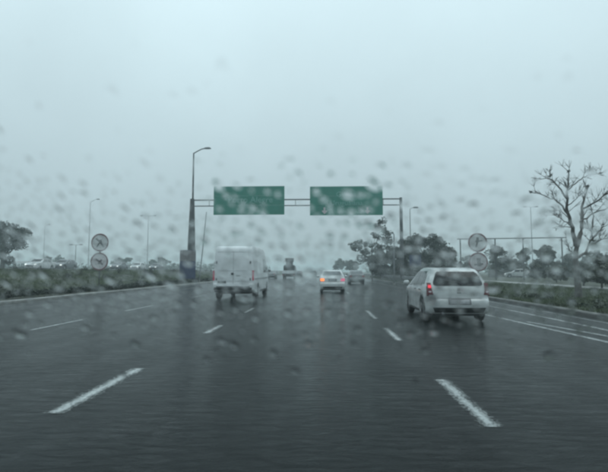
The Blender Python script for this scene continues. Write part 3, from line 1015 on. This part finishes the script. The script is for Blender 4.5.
    def _skin(s, b, nr, nc):
        N = nr * nc
        for j in range(nr - 1):
            for i in range(nc - 1):
                a = j * nc + i
                b.f.append((a, a + 1, a + nc + 1, a + nc))
                b.f.append((N + a, N + a + nc, N + a + nc + 1, N + a + 1))
        edge = [i for i in range(nc)] + [j * nc + nc - 1 for j in range(1, nr)] + [(nr - 1) * nc + i for i in range(nc - 2, -1, -1)] + [j * nc for j in range(nr - 2, 0, -1)]
        for a, c in zip(edge, edge[1:] + edge[:1]):
            b.f.append((a, N + a, N + c, c))
    def wheel_set(s, parent, tw=.19):
        k = s.wr
        me_t = MB().lathe_x([(-tw / 2, k * .62), (-tw / 2 - .005, k * .8), (-tw / 2 + .02, k * .97), (-tw / 4, k), (tw / 4, k), (tw / 2 - .02, k * .97), (tw / 2 + .005, k * .8), (tw / 2, k * .62)], 26).mesh('wheel', 40)
        rb = MB()
        rb.lathe_x([(-.05, k * .3), (-.06, k * .64), (.06, k * .64), (.03, k * .3)], 24)
        for q in range(7):
            a = 2 * math.pi * q / 7
            d = Vector((0, math.cos(a), math.sin(a))); u = Vector((0, -math.sin(a), math.cos(a)))
            p = [d * k * .08 - u * .03, d * k * .08 + u * .03, d * k * .62 + u * .022, d * k * .62 - u * .022]
            for xx in (-.065, .065):
                rb.quad(*[v + Vector((xx, 0, 0)) for v in p])
        rb.lathe_x([(-.07, .005), (-.07, k * .14), (.07, k * .14), (.07, .005)], 16)
        me_r = rb.mesh('rim', 40)
        for yw in s.wheels:
            for sd in (-1, 1):
                o = link('wheel', me_t, M['tyre'], parent)
                o.location = (sd * (s.w(yw, .4) - tw / 2 - .025), yw, k)
                link('rim', me_r, M['rim'], o)
    def under(s, parent):
        b = MB().box(-s.W * .74, s.W * .74, s.y0 + .18, s.y1 - .18, s.zbot - .02, s.wr * 2.25)
        b.build('underbody', M['plastic'], parent)

def mirror(c, parent, m, y, z):
    for sd in (-1, 1):
        x = sd * (c.w(y, z) + .0)
        b = MB().tube([(x - sd * .03, y, z), (x + sd * .09, y - .02, z + .03)], .025, 6)
        b.tube([(x + sd * .06, y - .03, z + .05), (x + sd * .10, y - .04, z + .06), (x + sd * .20, y - .02, z + .06), (x + sd * .24, y - .01, z + .05)], [.03, .08, .075, .03], 8)
        b.build('mirror', m, parent, 50)

def hatchback(name, label, loc, rz, paint, lit=True, group='cars on the road', clearglass='glass'):
    t = thing(name, label, 'car', loc, rz, group)
    top = [(-1.93, .25), (-2.0, .34), (-2.03, .48), (-2.02, .60), (-1.955, .67), (-1.945, .84), (-1.91, .97), (-1.75, 1.26), (-1.61, 1.43), (-1.47, 1.485), (-1.15, 1.515), (-.6, 1.53), (-.1, 1.525), (.28, 1.46), (.62, 1.25), (.98, 1.03), (1.15, .975), (1.7, .86), (1.92, .74), (2.02, .52), (2.0, .34), (1.92, .22)]
    top = [(y_, z_ if z_ < .95 else .95 + (z_ - .95) * .95) for y_, z_ in top]
    c = Car(top, .865, .95, .575, 1.50, (-1.22, 1.30), .315, .21)
    c.body(paint, t, .085)
    c.under(t); c.wheel_set(t)
    c.end_patch('rear_window', [(1.00, -.60, .60), (1.03, -.655, .655), (1.10, -.655, .655), (1.33, -.56, .56), (1.385, -.50, .50)], M[clearglass], t, .010, 10)
    c.end_patch('windscreen', [(1.04, -.68, .68), (1.2, -.66, .66), (1.40, -.56, .56)], M['glass'], t, .010, 8, 'front')
    for sd in (-1, 1):
        c.side_patch('side_window', sd, [(.99, -.33, .72), (1.2, -.33, .42), (1.40, -.33, .12)], M['glass'], t)
        c.side_patch('side_window', sd, [(.99, -1.10, -.42), (1.2, -1.08, -.42), (1.40, -1.02, -.42)], M['glass'], t)
        c.side_patch('side_window', sd, [(1.03, -1.40, -1.18), (1.2, -1.30, -1.16), (1.32, -1.20, -1.13)], M['glass'], t)
        for yy in (-.28, -.98):
            c.side_patch('door_handle', sd, [(.86, yy, yy + .17), (.885, yy, yy + .17)], M['plastic'], t, .022, 3)
        c.side_patch('sill_trim', sd, [(.25, -.82, .90), (.31, -.82, .90)], M['plastic'], t, .010)
        for yy in (-1.08, -.37, .62):
            c.side_patch('door_seam', sd, [(.36, yy, yy + .010), (.7, yy, yy + .010), (.97, yy, yy + .010)], M['plastic'], t, .002, 1)
        # tall lamp on the corner post: red top, clear middle, red foot
        x0, x1 = (.70, .81) if sd > 0 else (-.81, -.70)
        lamp = c.end_patch('tail_lamp', [(.76, x0 - .03 * (sd > 0), x1 + .03 * (sd < 0)), (.86, x0, x1), (1.08, x0 + .02 * (sd > 0) - .02, x1 - .02 * (sd < 0) + .0)], M['lamp_dull'], t, .016, 4)
        c.end_patch('reversing_lens', [(.82, x0 + .02, x1 - .02), (.86, x0 + .02, x1 - .02)], M['lamp_clear'], lamp, .022, 3)
        if lit and sd < 0:
            c.end_patch('lit_lens', [(.94, -.80, -.72), (1.02, -.80, -.72)], M['lit_red'], lamp, .024, 3)
        c.side_patch('side_lens', sd, [(.72, -1.95, -1.86), (.84, -1.93, -1.84), (.98, -1.87, -1.74)], M['lamp_dull'], lamp, .008, 2)
        xa, xb = (.5, .74) if sd > 0 else (-.74, -.5)
        c.end_patch('headlamp', [(.62, xa, xb), (.76, xa, xb)], M['head'], t, .012, 3, 'front')
    c.end_patch('number_plate', [(.52, -.26, .26), (.63, -.26, .26)], M['plate'], t, .014, 3)
    c.end_patch('plate_recess', [(.50, -.30, .30), (.655, -.30, .30)], M['trim'], t, .007, 3)
    c.end_patch('bumper_insert', [(.28, -.64, .64), (.42, -.70, .70)], M['plastic'], t, .008, 8)
    c.end_patch('tailgate_seam', [(.662, -.62, .62), (.672, -.62, .62)], M['plastic'], t, .003, 8)
    c.end_patch('badge', [(.86, -.035, .035), (.93, -.035, .035)], M['trim'], t, .014, 2)
    c.end_patch('tailgate_handle', [(.80, -.05, .05), (.825, -.05, .05)], M['plastic'], t, .012, 2)
    c.end_patch('grille', [(.45, -.45, .45), (.6, -.5, .5)], M['plastic'], t, .010, 6, 'front')
    MB().tube([(.10, c.rear(1.03) - .03, 1.02), (.0, c.rear(1.08) - .02, 1.08), (-.34, c.rear(1.12) - .02, 1.13)], .011, 5).build('rear_wiper', M['plastic'], t)
    MB().tube([(-.45, -2.02, .27), (-.45, -1.7, .27)], .03, 8).build('exhaust', M['steel'], t, 40)
    mirror(c, t, paint, .62, .97)
    return t

def sedan(name, label, loc, rz, paint, lamps, group='cars on the road', glass='glass_mist'):
    t = thing(name, label, 'car', loc, rz, group)
    top = [(-2.02, .26), (-2.1, .36), (-2.13, .5), (-2.12, .62), (-2.06, .70), (-2.04, .90), (-2.0, .99), (-1.88, 1.03), (-1.58, 1.055), (-1.38, 1.10), (-1.1, 1.27), (-.86, 1.405), (-.66, 1.455), (-.3, 1.48), (.05, 1.475), (.34, 1.42), (.68, 1.22), (1.02, 1.03), (1.2, .97), (1.75, .86), (2.0, .74), (2.1, .54), (2.08, .36), (2.0, .23)]
    c = Car(top, .83, .96, .58, 1.48, (-1.26, 1.32), .30, .21)
    c.body(paint, t); c.under(t); c.wheel_set(t)
    c.end_patch('rear_window', [(1.11, -.60, .60), (1.2, -.585, .585), (1.39, -.52, .52)], M[glass], t, .010, 8)
    c.end_patch('windscreen', [(1.05, -.64, .64), (1.2, -.61, .61), (1.4, -.54, .54)], M['glass'], t, .010, 8, 'front')
    for sd in (-1, 1):
        c.side_patch('side_window', sd, [(1.0, -.30, .72), (1.2, -.30, .45), (1.37, -.30, .18)], M['glass'], t)
        c.side_patch('side_window', sd, [(1.0, -1.08, -.38), (1.2, -1.0, -.38), (1.37, -.82, -.38)], M['glass'], t)
        for yy in (-1.04, -.34, .62):
            c.side_patch('door_seam', sd, [(.36, yy, yy + .010), (.7, yy, yy + .010), (.97, yy, yy + .010)], M['plastic'], t, .002, 1)
        for yy in (-.28, -.96):
            c.side_patch('door_handle', sd, [(.87, yy, yy + .17), (.895, yy, yy + .17)], M['plastic'], t, .022, 3)
        x0, x1 = (.52, .77) if sd > 0 else (-.77, -.52)
        c.end_patch('tail_lamp', [(.76, x0, x1), (.93, x0, x1)], lamps[0] if sd < 0 else lamps[1], t, .016, 4)
        xa, xb = (.48, .72) if sd > 0 else (-.72, -.48)
        c.end_patch('headlamp', [(.64, xa, xb), (.77, xa, xb)], M['head'], t, .012, 3, 'front')
    c.end_patch('number_plate', [(.78, -.2, .2), (.88, -.2, .2)], M['plate'], t, .014, 3)
    c.end_patch('plate_recess', [(.755, -.26, .26), (.90, -.26, .26)], M['trim'], t, .007, 3)
    c.end_patch('bumper_insert', [(.30, -.58, .58), (.42, -.62, .62)], M['plastic'], t, .008, 8)
    c.end_patch('boot_seam', [(.695, -.6, .6), (.707, -.6, .6)], M['plastic'], t, .003, 6)
    c.end_patch('grille', [(.45, -.45, .45), (.6, -.5, .5)], M['plastic'], t, .010, 6, 'front')
    MB().tube([(.45, -2.11, .27), (.45, -1.7, .27)], .028, 8).build('exhaust', M['steel'], t, 40)
    mirror(c, t, paint, .62, .98)
    return t

def van(name, label, loc, rz, paint):
    t = thing(name, label, 'van', loc, rz, 'vans and trucks on the road')
    top = [(-2.84, .46), (-2.88, .56), (-2.88, .72), (-2.84, .80), (-2.835, 1.2), (-2.82, 1.7), (-2.78, 2.15), (-2.72, 2.32), (-2.6, 2.40), (-2.3, 2.43), (-1, 2.45), (.5, 2.45), (1.2, 2.40), (1.55, 2.22), (1.95, 1.72), (2.2, 1.38), (2.4, 1.26), (2.75, 1.08), (2.86, .85), (2.88, .55), (2.8, .32)]
    top = [(y_, z_ * 1.07) for y_, z_ in top]
    c = Car(top, 1.05, 1.2, .92, 2.62, (-1.75, 1.75), .36, .34, .05)
    c.body(paint, t, .07); c.under(t); c.wheel_set(t, .22)
    c.end_patch('rear_bumper', [(.40, -.86, .86), (.5, -.90, .90), (.62, -.90, .90)], M['plastic'], t, .05, 8)
    c.end_patch('step_pad', [(.63, -.80, .80), (.68, -.80, .80)], M['trim'], t, .045, 6)
    for x0, x1 in ((-.005, .005),):
        c.end_patch('door_seam', [(.80, x0, x1), (1.5, x0, x1), (2.3, x0, x1)], M['plastic'], t, .004, 1)
    for z in (.79, 2.30):
        c.end_patch('door_seam', [(z, -.78, .78), (z + .012, -.78, .78)], M['trim'], t, .004, 6)
    for s in (-1, 1):
        a, b_ = (.07, .72) if s > 0 else (-.72, -.07)
        c.end_patch('door_panel', [(1.42, a, b_), (1.6, a, b_), (2.12, a + .03, b_ - .03)], paint, t, .012, 4)
        c.end_patch('door_panel', [(.92, a, b_), (1.30, a, b_)], paint, t, .012, 4)
        for z in (.95, 1.75):
            a, b_ = (.78, .84) if s > 0 else (-.84, -.78)
            c.end_patch('hinge', [(z, a, b_), (z + .12, a, b_)], M['trim'], t, .02, 2)
        a, b_ = (.90, .985) if s > 0 else (-.985, -.90)
        c.end_patch('tail_lamp', [(.95, a, b_), (1.15, a, b_), (1.42, a, b_)], M['lit_van'], t, .016, 3)
        for (y0, y1) in ((.42, 1.55),):
            c.side_patch('cab_window', s, [(1.32, y0, 2.0 - .15), (1.6, y0, 1.72), (2.05, y0, 1.38)], M['glass'], t)
        c.side_patch('side_rail', s, [(1.00, -2.6, 2.1), (1.05, -2.6, 2.1)], M['trim'], t, .012, 10)
        c.side_patch('sill_trim', s, [(.36, -1.25, 1.25), (.46, -1.25, 1.25)], M['plastic'], t, .01, 6)
        c.side_patch('sliding_door_seam', s, [(.5, .35, .362), (1.2, .35, .362), (2.25, .35, .362)], M['plastic'], t, .002, 1)
        c.side_patch('sliding_door_seam', s, [(.5, -.9, -.888), (1.2, -.9, -.888), (2.25, -.9, -.888)], M['plastic'], t, .002, 1)
        a, b_ = (.55, .85) if s > 0 else (-.85, -.55)
        c.end_patch('headlamp', [(.8, a, b_), (1.02, a, b_)], M['head'], t, .012, 3, 'front')
    c.end_patch('windscreen', [(1.42, -.85, .85), (1.8, -.8, .8), (2.2, -.74, .74)], M['glass'], t, .010, 8, 'front')
    c.end_patch('door_handle', [(1.22, -.10, .02), (1.32, -.10, .02)], M['plastic'], t, .03, 2)
    c.end_patch('number_plate', [(.83, -.74, -.34), (.93, -.74, -.34)], M['plastic'], t, .02, 3)
    c.end_patch('badge', [(1.16, .12, .34), (1.19, .12, .34)], M['trim'], t, .014, 2)
    mirror(c, t, M['plastic'], 1.75, 1.35)
    return t
M['lit_van'] = mat('van_tail_lamp', (0.34, 0.008, 0.04), 0.2, 6, 0.1, emit=(1.0, 0.03, 0.14), estr=.06)

def truck(name, label, loc):
    """small flatbed with a tall dark load behind the cab"""
    t = thing(name, label, 'truck', loc, 0, 'vans and trucks on the road')
    wm = MB().lathe_x([(-.12, .22), (-.13, .38), (-.1, .44), (.1, .44), (.13, .38), (.12, .22)], 20).mesh('wheel', 40)
    for y in (-1.6, 2.3):
        for s in (-1, 1):
            o = link('wheel', wm, M['tyre'], t); o.location = (s * .95, y, .44)
    MB().box(-.45, .45, -2.6, 3.2, .52, .78).build('chassis', M['plastic'], t)
    MB().box(-1.15, 1.15, -2.75, 1.4, .80, .95).build('bed', M['trim'], t)
    for s in (-1, 1):
        MB().box(s * 1.15 - .03, s * 1.15 + .03, -2.75, 1.4, .953, 1.45).build('side_board', M['vanwhite'], t)
    MB().box(-1.12, 1.12, -2.80, -2.75, .95, 1.5).build('tail_board', M['vanwhite'], t)
    MB().prism([(-1.05, .7), (1.05, .7), (1.05, 1.6), (.92, 2.35), (-.92, 2.35), (-1.05, 1.6)], 1.5, 3.4).build('cab', M['vanwhite'], t)
    MB().box(-.8, .8, 1.46, 1.497, 1.6, 2.1).build('cab_window', M['glass'], t)
    for s in (-1, 1):
        MB().box(s * .95 - .12, s * .95 + .12, -2.85, -2.80, .62, .76).build('tail_lamp', M['lamp_red'], t)
    MB().box(-1.0, 1.0, -2.83, -2.79, .4, .6).build('rear_bar', M['plastic'], t)
    # the load: a drum and upright machine
    ld = thing('machine_load', 'tall dark machine strapped on the flatbed truck ahead', 'machine', (loc[0], loc[1], .955))
    MB().prism([(-.95, 0), (.95, 0), (.95, 1.25), (.8, 1.5), (-.8, 1.5), (-.95, 1.25)], -2.2, 1.0).build('housing', M['load'], ld)
    MB().tube([(0, -.7, 1.45), (0, -.7, 2.1)], .62, 12).build('column', M['load'], ld, 40)
    MB().box(-.72, .72, -1.4, .1, 2.1, 2.75).build('head_box', M['load'], ld)
    return t

H0 = hatchback('hatchback', 'white hatchback with dark rear window and lit left brake lamp in the right lane', (3.66, 14.5, 0), R(-1.0), M['white'])
S0 = sedan('sedan', 'white sedan with orange left lamp driving straight ahead in the middle lane', (xat(332.5, 29), 31.1, 0), 0, M['white'], (M['lit_amber'], M['lit_pink']))
S1 = sedan('sedan', 'dark grey sedan partly hidden behind the white sedan', (xat(357, 48), 50, 0), 0, M['silver'], (M['lamp_red'], M['lamp_red']))
V0 = van('panel_van', 'white panel van with red tail lamps in the lane left of centre', (-4.30, 24.4, 0), 0, M['vanwhite'])
truck('flatbed_truck', 'hazy light flatbed truck far ahead carrying a tall dark load', (xat(288.5, 80), 83, 0))

def repaint(root, m):
    for ch in [x for x in bpy.data.objects if x.parent == root]:
        if ch.name.startswith('body'):
            ch.material_slots[0].link = 'OBJECT'
            ch.material_slots[0].material = m
def more(src, label, px, Y, rz, m, z=0.0, group='cars on the road'):
    Y *= K
    o = copy_tree(src)
    o.location = (xat(px, Y), Y, z); o.rotation_euler = (0, 0, rz)
    o['label'] = label; o['group'] = group
    repaint(o, m)
    return o
more(S1, 'hazy dark car far ahead just right of the flatbed truck', 299, 104, 0, M['darkpaint'])
more(H0, 'hazy dark car far ahead left of the white sedan, in the road gap', 314, 120, 0, M['darkpaint'])
more(S1, 'hazy grey car far ahead seen past the right side of the van', 272, 72, 0, M['silver'])
more(H0, 'faint far car between the van and the flatbed truck', 276, 128, 0, M['darkpaint'])
oc = 'cars on the other carriageway'
for src, px, Y, m, lab in ((S1, 40, 84, 'white', 'white oncoming car beneath the left shelter'),
                           (H0, 64, 96, 'silver', 'grey oncoming car between the left shelter and the round signs'),
                           (S1, 119, 78, 'darkpaint', 'dark oncoming car just right of the left round signs'),
                           (H0, 138, 88, 'white', 'pale oncoming car midway between the left round signs and gantry'),
                           (S1, 156, 96, 'darkpaint', 'dark oncoming car nearest the blue board on the left')):
    yy = Y
    x = xat(px, Y)
    x = max(-31, min(-21.8, x)); yy = Y if abs(x - xat(px, Y)) < .1 else abs(x / xat(px, 1.0))
    more(src, lab, px, yy, R(180), M[m], 1.525, oc)
more(H0, 'white car parked behind the pipe frame on the right field', 517, 68, R(75), M['white'], .24, 'parked cars')
more(S1, 'dark car parked on the right field behind the pipe frame', 533, 71, R(80), M['darkpaint'], .24, 'parked cars')

# ------------------------------------------------------------------ the car we look out of: rain on its windscreen
def screen_pt(x, z):
    """outer face of the curved raked windscreen"""
    return Vector((x, 0.78 - (z - 1.02) * 0.80 - 0.07 * x * x, z))
def own_car():
    t = thing('car_front', 'rain-spotted windscreen of the car the view looks out from', 'windscreen', (0, 1.0, 0))
    off = Vector((0, 1.0, 0))
    def loc(p): return Vector(p) - off
    XW, Z0, Z1 = 1.24, 1.0, 1.98
    clear = bpy.data.materials.new('windscreen_glass')
    clear.use_nodes = True
    tt = clear.node_tree; tt.nodes.clear()
    tr = tt.nodes.new('ShaderNodeBsdfTransparent'); tr.inputs[0].default_value = (0.955, 0.985, 0.985, 1)
    ou = tt.nodes.new('ShaderNodeOutputMaterial'); tt.links.new(tr.outputs[0], ou.inputs[0])
    nx, nz = 24, 10
    b = MB()
    for d in (0, -.006):
        for j in range(nz + 1):
            for i in range(nx + 1):
                p = screen_pt(-XW + 2 * XW * i / nx, Z0 + (Z1 - Z0) * j / nz)
                b.v.append(tuple(loc(p + Vector((0, d, 0)))))
    Car._skin(None, b, nz + 1, nx + 1)
    pane = b.build('pane', clear, t)
    # cab shell round the glass
    def bar(name, pts, r, m='plastic'):
        return MB().tube([loc(p) for p in pts], r, 8).build(name, M[m], t, 40)
    bar('pillar', [screen_pt(-XW - .04, Z0 + (Z1 - Z0) * k / 6) for k in range(7)], .04)
    bar('pillar', [screen_pt(XW + .04, Z0 + (Z1 - Z0) * k / 6) for k in range(7)], .04)
    bar('roof_header', [screen_pt(-XW + 2 * XW * k / 8, Z1 + .05) for k in range(9)], .06)
    sh = MB()
    prof = [(.79, .955), (1.0, .90), (1.28, .79), (1.42, .60), (1.45, .36), (1.40, .24)]
    for x in [-1.22 + 2.44 * k / 8 for k in range(9)]:
        for (y, z) in prof:
            sh.v.append(tuple(loc((x, y - .07 * x * x, z))))
    n = len(prof)
    for i in range(8):
        for j in range(n - 1):
            a = i * n + j
            sh.f.append((a, a + n, a + n + 1, a + 1))
    sh.build('nose_panel', M['darkpaint'], t, 40)
    d = MB().box(-1.2, 1.2, -.55, -.42, .25, .935)
    d.build('dashboard', M['plastic'], t)
    wm = MB().lathe_x([(-.1, .19), (-.1, .27), (-.08, .31), (.08, .31), (.1, .27), (.1, .19)], 22).mesh('wheel', 40)
    for s in (-1, 1):
        o = link('wheel', wm, M['tyre'], t); o.location = (s * 1.08, -.12, .31)
    # drops
    water = bpy.data.materials.new('rain_water')
    water.use_nodes = True
    wt = water.node_tree; wt.nodes.clear()
    gl = wt.nodes.new('ShaderNodeBsdfGlass'); gl.inputs['IOR'].default_value = 1.33; gl.inputs['Roughness'].default_value = 0.0
    uo = wt.nodes.new('ShaderNodeOutputMaterial'); wt.links.new(gl.outputs[0], uo.inputs[0])
    g = random.Random(77)
    def drop_geo(seed, seg=16, rings=4, flat=.13):
        q = random.Random(seed)
        ph = [q.uniform(0, 6.28) for _ in range(3)]
        def rad(a): return 1 + .13 * math.sin(2 * a + ph[0]) + .08 * math.sin(3 * a + ph[1]) + .05 * math.sin(5 * a + ph[2])
        v = [(0, 0, flat)]; f = []
        for k in range(1, rings + 1):
            u = k / rings
            for j in range(seg):
                a = 2 * math.pi * j / seg
                v.append((u * rad(a) * math.cos(a), u * rad(a) * math.sin(a), flat * (1 - u * u)))
        for j in range(seg):
            f.append((0, 1 + j, 1 + (j + 1) % seg))
        for k in range(rings - 1):
            for j in range(seg):
                a = 1 + k * seg + j; c = 1 + k * seg + (j + 1) % seg
                f.append((a, a + seg, c + seg, c))
        base = len(v)
        v.append((0, 0, 0))
        o_ = 1 + (rings - 1) * seg
        for j in range(seg):
            f.append((base, o_ + (j + 1) % seg, o_ + j))
        return v, f
    kinds = [drop_geo(s) for s in range(7)]
    meshes = []
    for k, (v, f) in enumerate(kinds):
        me = bpy.data.meshes.new('raindrop')
        me.from_pydata(v, [], f)
        for p in me.polygons: p.use_smooth = len(p.vertices) == 4 or p.index < 16
        me.set_sharp_from_angle(angle=R(50))
        me.materials.append(water)
        meshes.append(me)
    def frame(p):
        e = .004
        tx = (screen_pt(p.x + e, p.z) - p).normalized(); tz = (screen_pt(p.x, p.z + e) - p).normalized()
        nn = tz.cross(tx)
        if nn.y < 0: nn = -nn
        return Matrix((tx, nn.cross(tx), nn)).transposed()
    fine = MB()
    count = 0
    eye = Vector((0, 0, CAMZ))
    inv = CAMROT.inverted()
    def dens(z):
        # the wipers keep the low part swept; drops gather in a broad middle band of the glass
        return math.exp(-((z - 1.42) / (.048 if z > 1.42 else .065)) ** 2) + .006
    tries = 0
    placed = []
    while tries < 80000:
        tries += 1
        x, z = g.uniform(-XW + .04, XW - .04), g.uniform(1.25, 1.58)
        if g.random() > dens(z): continue
        r = min(.009, .0016 + abs(g.gauss(0, .0023))) * (1.25 if g.random() < .06 else 1)
        if any(abs(x - a) < (r + c) * .9 and abs(z - b_) < (r + c) * .9 for a, b_, c in placed): continue
        if len(placed) > 4200: break
        placed.append((x, z, r))
        p = screen_pt(x, z) + Vector((0, .0008, .0006))
        rel = inv @ (p - eye)
        u = abs(rel.x / -rel.z) * F < 312
        Mx = frame(p)
        el = g.uniform(.9, 1.25)
        k = g.randrange(7)
        if u and r > .0034 and count < 290:
            o = link('raindrop', meshes[k], water, pane)
            o.location = loc(p)
            o.rotation_euler = Mx.to_euler()
            o.scale = (r, r * el, r * g.uniform(.7, 1.2))
            count += 1
        else:
            n0 = len(fine.v)
            for vv in kinds[k][0]:
                fine.v.append(tuple(loc(p + Mx @ Vector((vv[0] * r, vv[1] * r * el, vv[2] * r)))))
            fine.f += [tuple(n0 + i for i in q) for q in kinds[k][1]]
    fo = fine.build('rain_spatter', water, pane, 50)
    stuff(fo)
own_car()

# ------------------------------------------------------------------ rain haze
hm = bpy.data.materials.new('rain_haze')
hm.use_nodes = True
ht = hm.node_tree; ht.nodes.clear()
pv = ht.nodes.new('ShaderNodeVolumePrincipled')
pv.inputs['Color'].default_value = (0.86, 0.965, 0.975, 1)
pv.inputs['Density'].default_value = HAZE
pv.inputs['Anisotropy'].default_value = 0.0
ho = ht.nodes.new('ShaderNodeOutputMaterial')
ht.links.new(pv.outputs[0], ho.inputs['Volume'])
hz = MB().box(-1520, 1520, -80, 3020, -1.2, 17).build('haze', hm)
stuff(hz); tag(hz, 'grey rain haze hanging over the whole road', 'haze')
